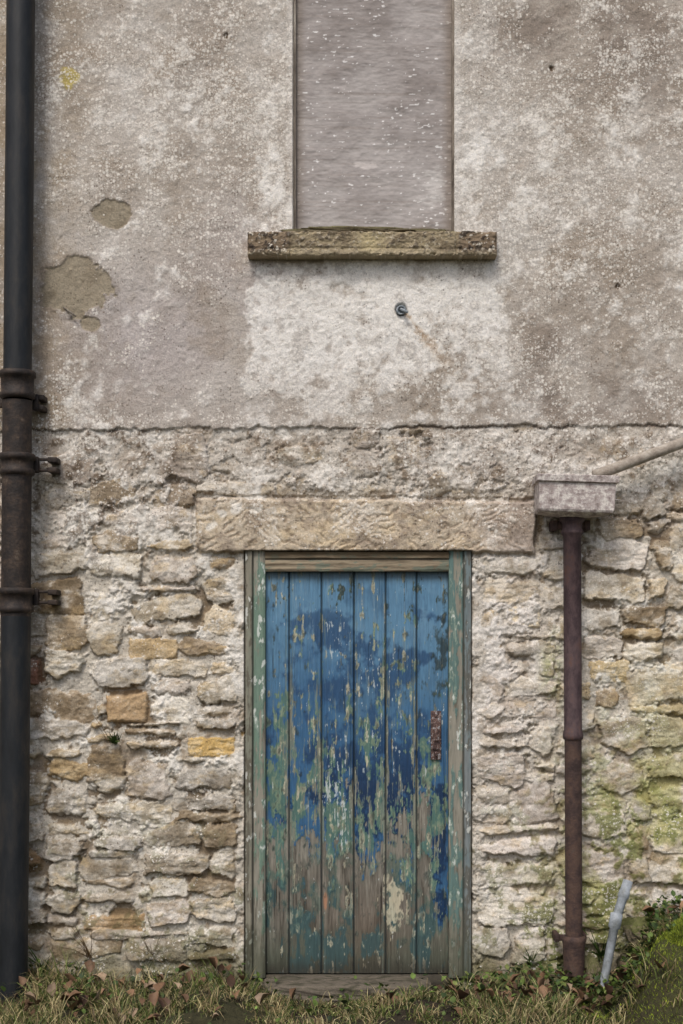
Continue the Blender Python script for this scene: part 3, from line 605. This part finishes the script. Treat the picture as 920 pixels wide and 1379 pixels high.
leafmesh('dead_leaves',x,y,gh(x,y)+rng.uniform(0.02,0.08,n),rng.uniform(0.03,0.07,n),rng.uniform(-0.2,1.3,n),colset(n,[(104,80,60),(128,100,76),(80,60,47),(142,122,100)],[3,3,2,1]),curl=1.0,aspect=0.36)
xs_=[];ys_=[]
for (cx,cy,sd_,k) in [(0.72,-0.1,0.12,200),(0.95,-0.15,0.12,200),(1.15,-0.3,0.12,240),(1.3,-0.12,0.12,260),(-0.6,-0.12,0.15,60),(-1.25,-0.06,0.2,90),(-0.95,-0.3,0.2,60),(0.6,-0.4,0.3,180),(1.45,-0.2,0.2,300),(-1.9,-0.1,0.2,60),(2.1,-0.2,0.3,120),(0.2,-0.45,0.3,120)]:
    xs_.append(rng.normal(cx,sd_,k)); ys_.append(-np.abs(rng.normal(-cy,sd_*0.6,k))-0.01)
x=np.concatenate(xs_);y=np.concatenate(ys_);n=len(x)
leafmesh('weeds',x,y,gh(x,y)+rng.uniform(0.0,0.1,n),rng.uniform(0.012,0.036,n),rng.uniform(0.0,1.1,n),colset(n,[(62,80,38),(84,102,46),(48,62,34),(112,120,66)],[3,3,2,1],.2),curl=0.3,aspect=0.4)
n=42000
x=rng.uniform(1.0,2.6,n);y=-rng.rand(n)**1.1*1.2-0.015
m=fbm(x*5,y*5,3,91)>-0.5
x=x[m];y=y[m];n=len(x); mk=fbm(x*9,y*9,3,92)
cm=colset(n,[(112,126,42),(140,150,52),(80,92,36)],[3,2,2],0.25)*(0.95+0.5*np.clip(mk,-1,1))[:,None]
blades('moss',x,y,rng.uniform(0.012,0.028,n),np.full(n,0.004),rng.uniform(0.2,1.2,n),cm,M_leaf)
ri=0
for (px,y_,z_,sx,sy,sz,ms_) in [(870,-0.08,0.22,0.10,0.07,0.06,0.6),(905,-0.35,0.13,0.13,0.12,0.15,1.0),(740,-0.06,-0.03,0.08,0.05,0.035,0.3),(675,-0.08,-0.03,0.06,0.05,0.05,0.6),(700,-0.05,0.0,0.045,0.04,0.06,0.5),(300,-0.04,-0.04,0.07,0.03,0.03,0.3),(840,-0.25,-0.02,0.08,0.07,0.05,0.6),(790,-0.05,0.02,0.05,0.04,0.08,0.4)]:
    ri+=1
    rock('rock',float(X(px)),y_,z_,sx,sy,sz,ri*11,(120,110,92),(86,80,62),boxy=3,n=32,moss=ms_,amp=0.2)
n=12000; th=rng.uniform(0,2*np.pi,n); ph_=np.arccos(rng.uniform(-0.2,1,n))
bx=X(905)+0.15*np.sin(ph_)*np.cos(th); by=-0.36-0.15*np.abs(np.sin(ph_)*np.sin(th)); bz=0.15+0.19*np.cos(ph_)
mk=fbm(bx*14,bz*14+by*9,3,93)
blades('moss',bx,by,rng.uniform(0.01,0.024,n),np.full(n,0.004),rng.uniform(0.2,1.4,n),colset(n,[(112,126,42),(140,150,52),(80,92,36)],[3,2,2],.25)*(0.95+0.45*np.clip(mk,-1,1))[:,None],M_leaf,z=bz)
def sprig(px,py,k,size,dry=False):
    x0=float(X(px));z0=float(Z(py)); n=k
    x=np.full(n,x0)+rng.normal(0,0.008,n);z=np.full(n,z0)+rng.normal(0,0.004,n)
    az=rng.uniform(0,2*np.pi,n); Lg=size*rng.uniform(.5,1,n); ox=np.cos(az)*Lg*0.45; oz=Lg*rng.uniform(.1,.95,n); oy=-np.abs(np.sin(az))*Lg*0.5-0.01
    w=0.0016 if dry else 0.0035
    P=np.zeros((n,6,3))
    for j,tq in enumerate([0,0.5,1.0]):
        cx=x+ox*tq;cy=0.01+oy*tq;cz=z+oz*tq-0.15*Lg*tq*tq
        P[:,2*j]=np.stack([cx-w*(1-tq*.8),cy,cz],-1);P[:,2*j+1]=np.stack([cx+w*(1-tq*.8),cy,cz+w*.5],-1)
    b=np.arange(n)[:,None]*6; q=np.concatenate([b+np.array([[0,1,3,2]]),b+np.array([[2,3,5,4]])])
    c=colset(n,[(120,98,66),(96,76,52)] if dry else [(84,106,52),(66,84,42)],[1,1]); C=np.concatenate([np.repeat(c[:,None],6,1),np.full((n,6,1),.7)],-1)
    np_mesh('wall_plant',P.reshape(-1,3),q,C.reshape(-1,4),M_leaf)
sprig(154,1000,50,0.07); sprig(148,1000,9,0.22,True); sprig(120,1290,24,0.3,True); sprig(880,1240,40,0.15); sprig(715,1300,30,0.15); sprig(205,1290,24,0.22,True); sprig(15,1320,30,0.3,True); sprig(810,1290,40,0.22); sprig(60,1310,30,0.2)

# =================== LIGHT / CAMERA ===================
w=bpy.data.worlds.new('World'); bpy.context.scene.world=w; w.use_nodes=True; nt=w.node_tree
bg=nt.nodes['Background']; sky=nt.nodes.new('ShaderNodeTexSky'); sky.sky_type='NISHITA'; sky.sun_disc=False
EL=52; AZ=-18
sky.sun_elevation=math.radians(EL); sky.sun_rotation=math.radians(180-AZ); sky.dust_density=4; sky.air_density=1.0; sky.ozone_density=1.0
nt.links.new(sky.outputs[0],bg.inputs[0]); bg.inputs[1].default_value=0.15
sd_=bpy.data.lights.new('sun','SUN'); sd_.energy=1.5; sd_.angle=math.radians(14); sd_.color=(1,0.98,0.95)
so=bpy.data.objects.new('sun',sd_); link(so); so.rotation_euler=(math.radians(90-EL),0,math.radians(AZ)); so.location=(-3,-6,8)
cam=bpy.data.cameras.new('camera'); co=bpy.data.objects.new('camera',cam); link(co)
co.location=(0,-D,ZC); co.rotation_euler=(math.radians(90),0,0)
cam.sensor_fit='VERTICAL'; cam.sensor_height=36; cam.lens=36*D/(1379/300.0); cam.shift_y=(865-689.5)/1379; cam.clip_end=300
bpy.context.scene.camera=co
vs=bpy.context.scene.view_settings; vs.view_transform='Standard'; vs.look='None'; vs.exposure=0
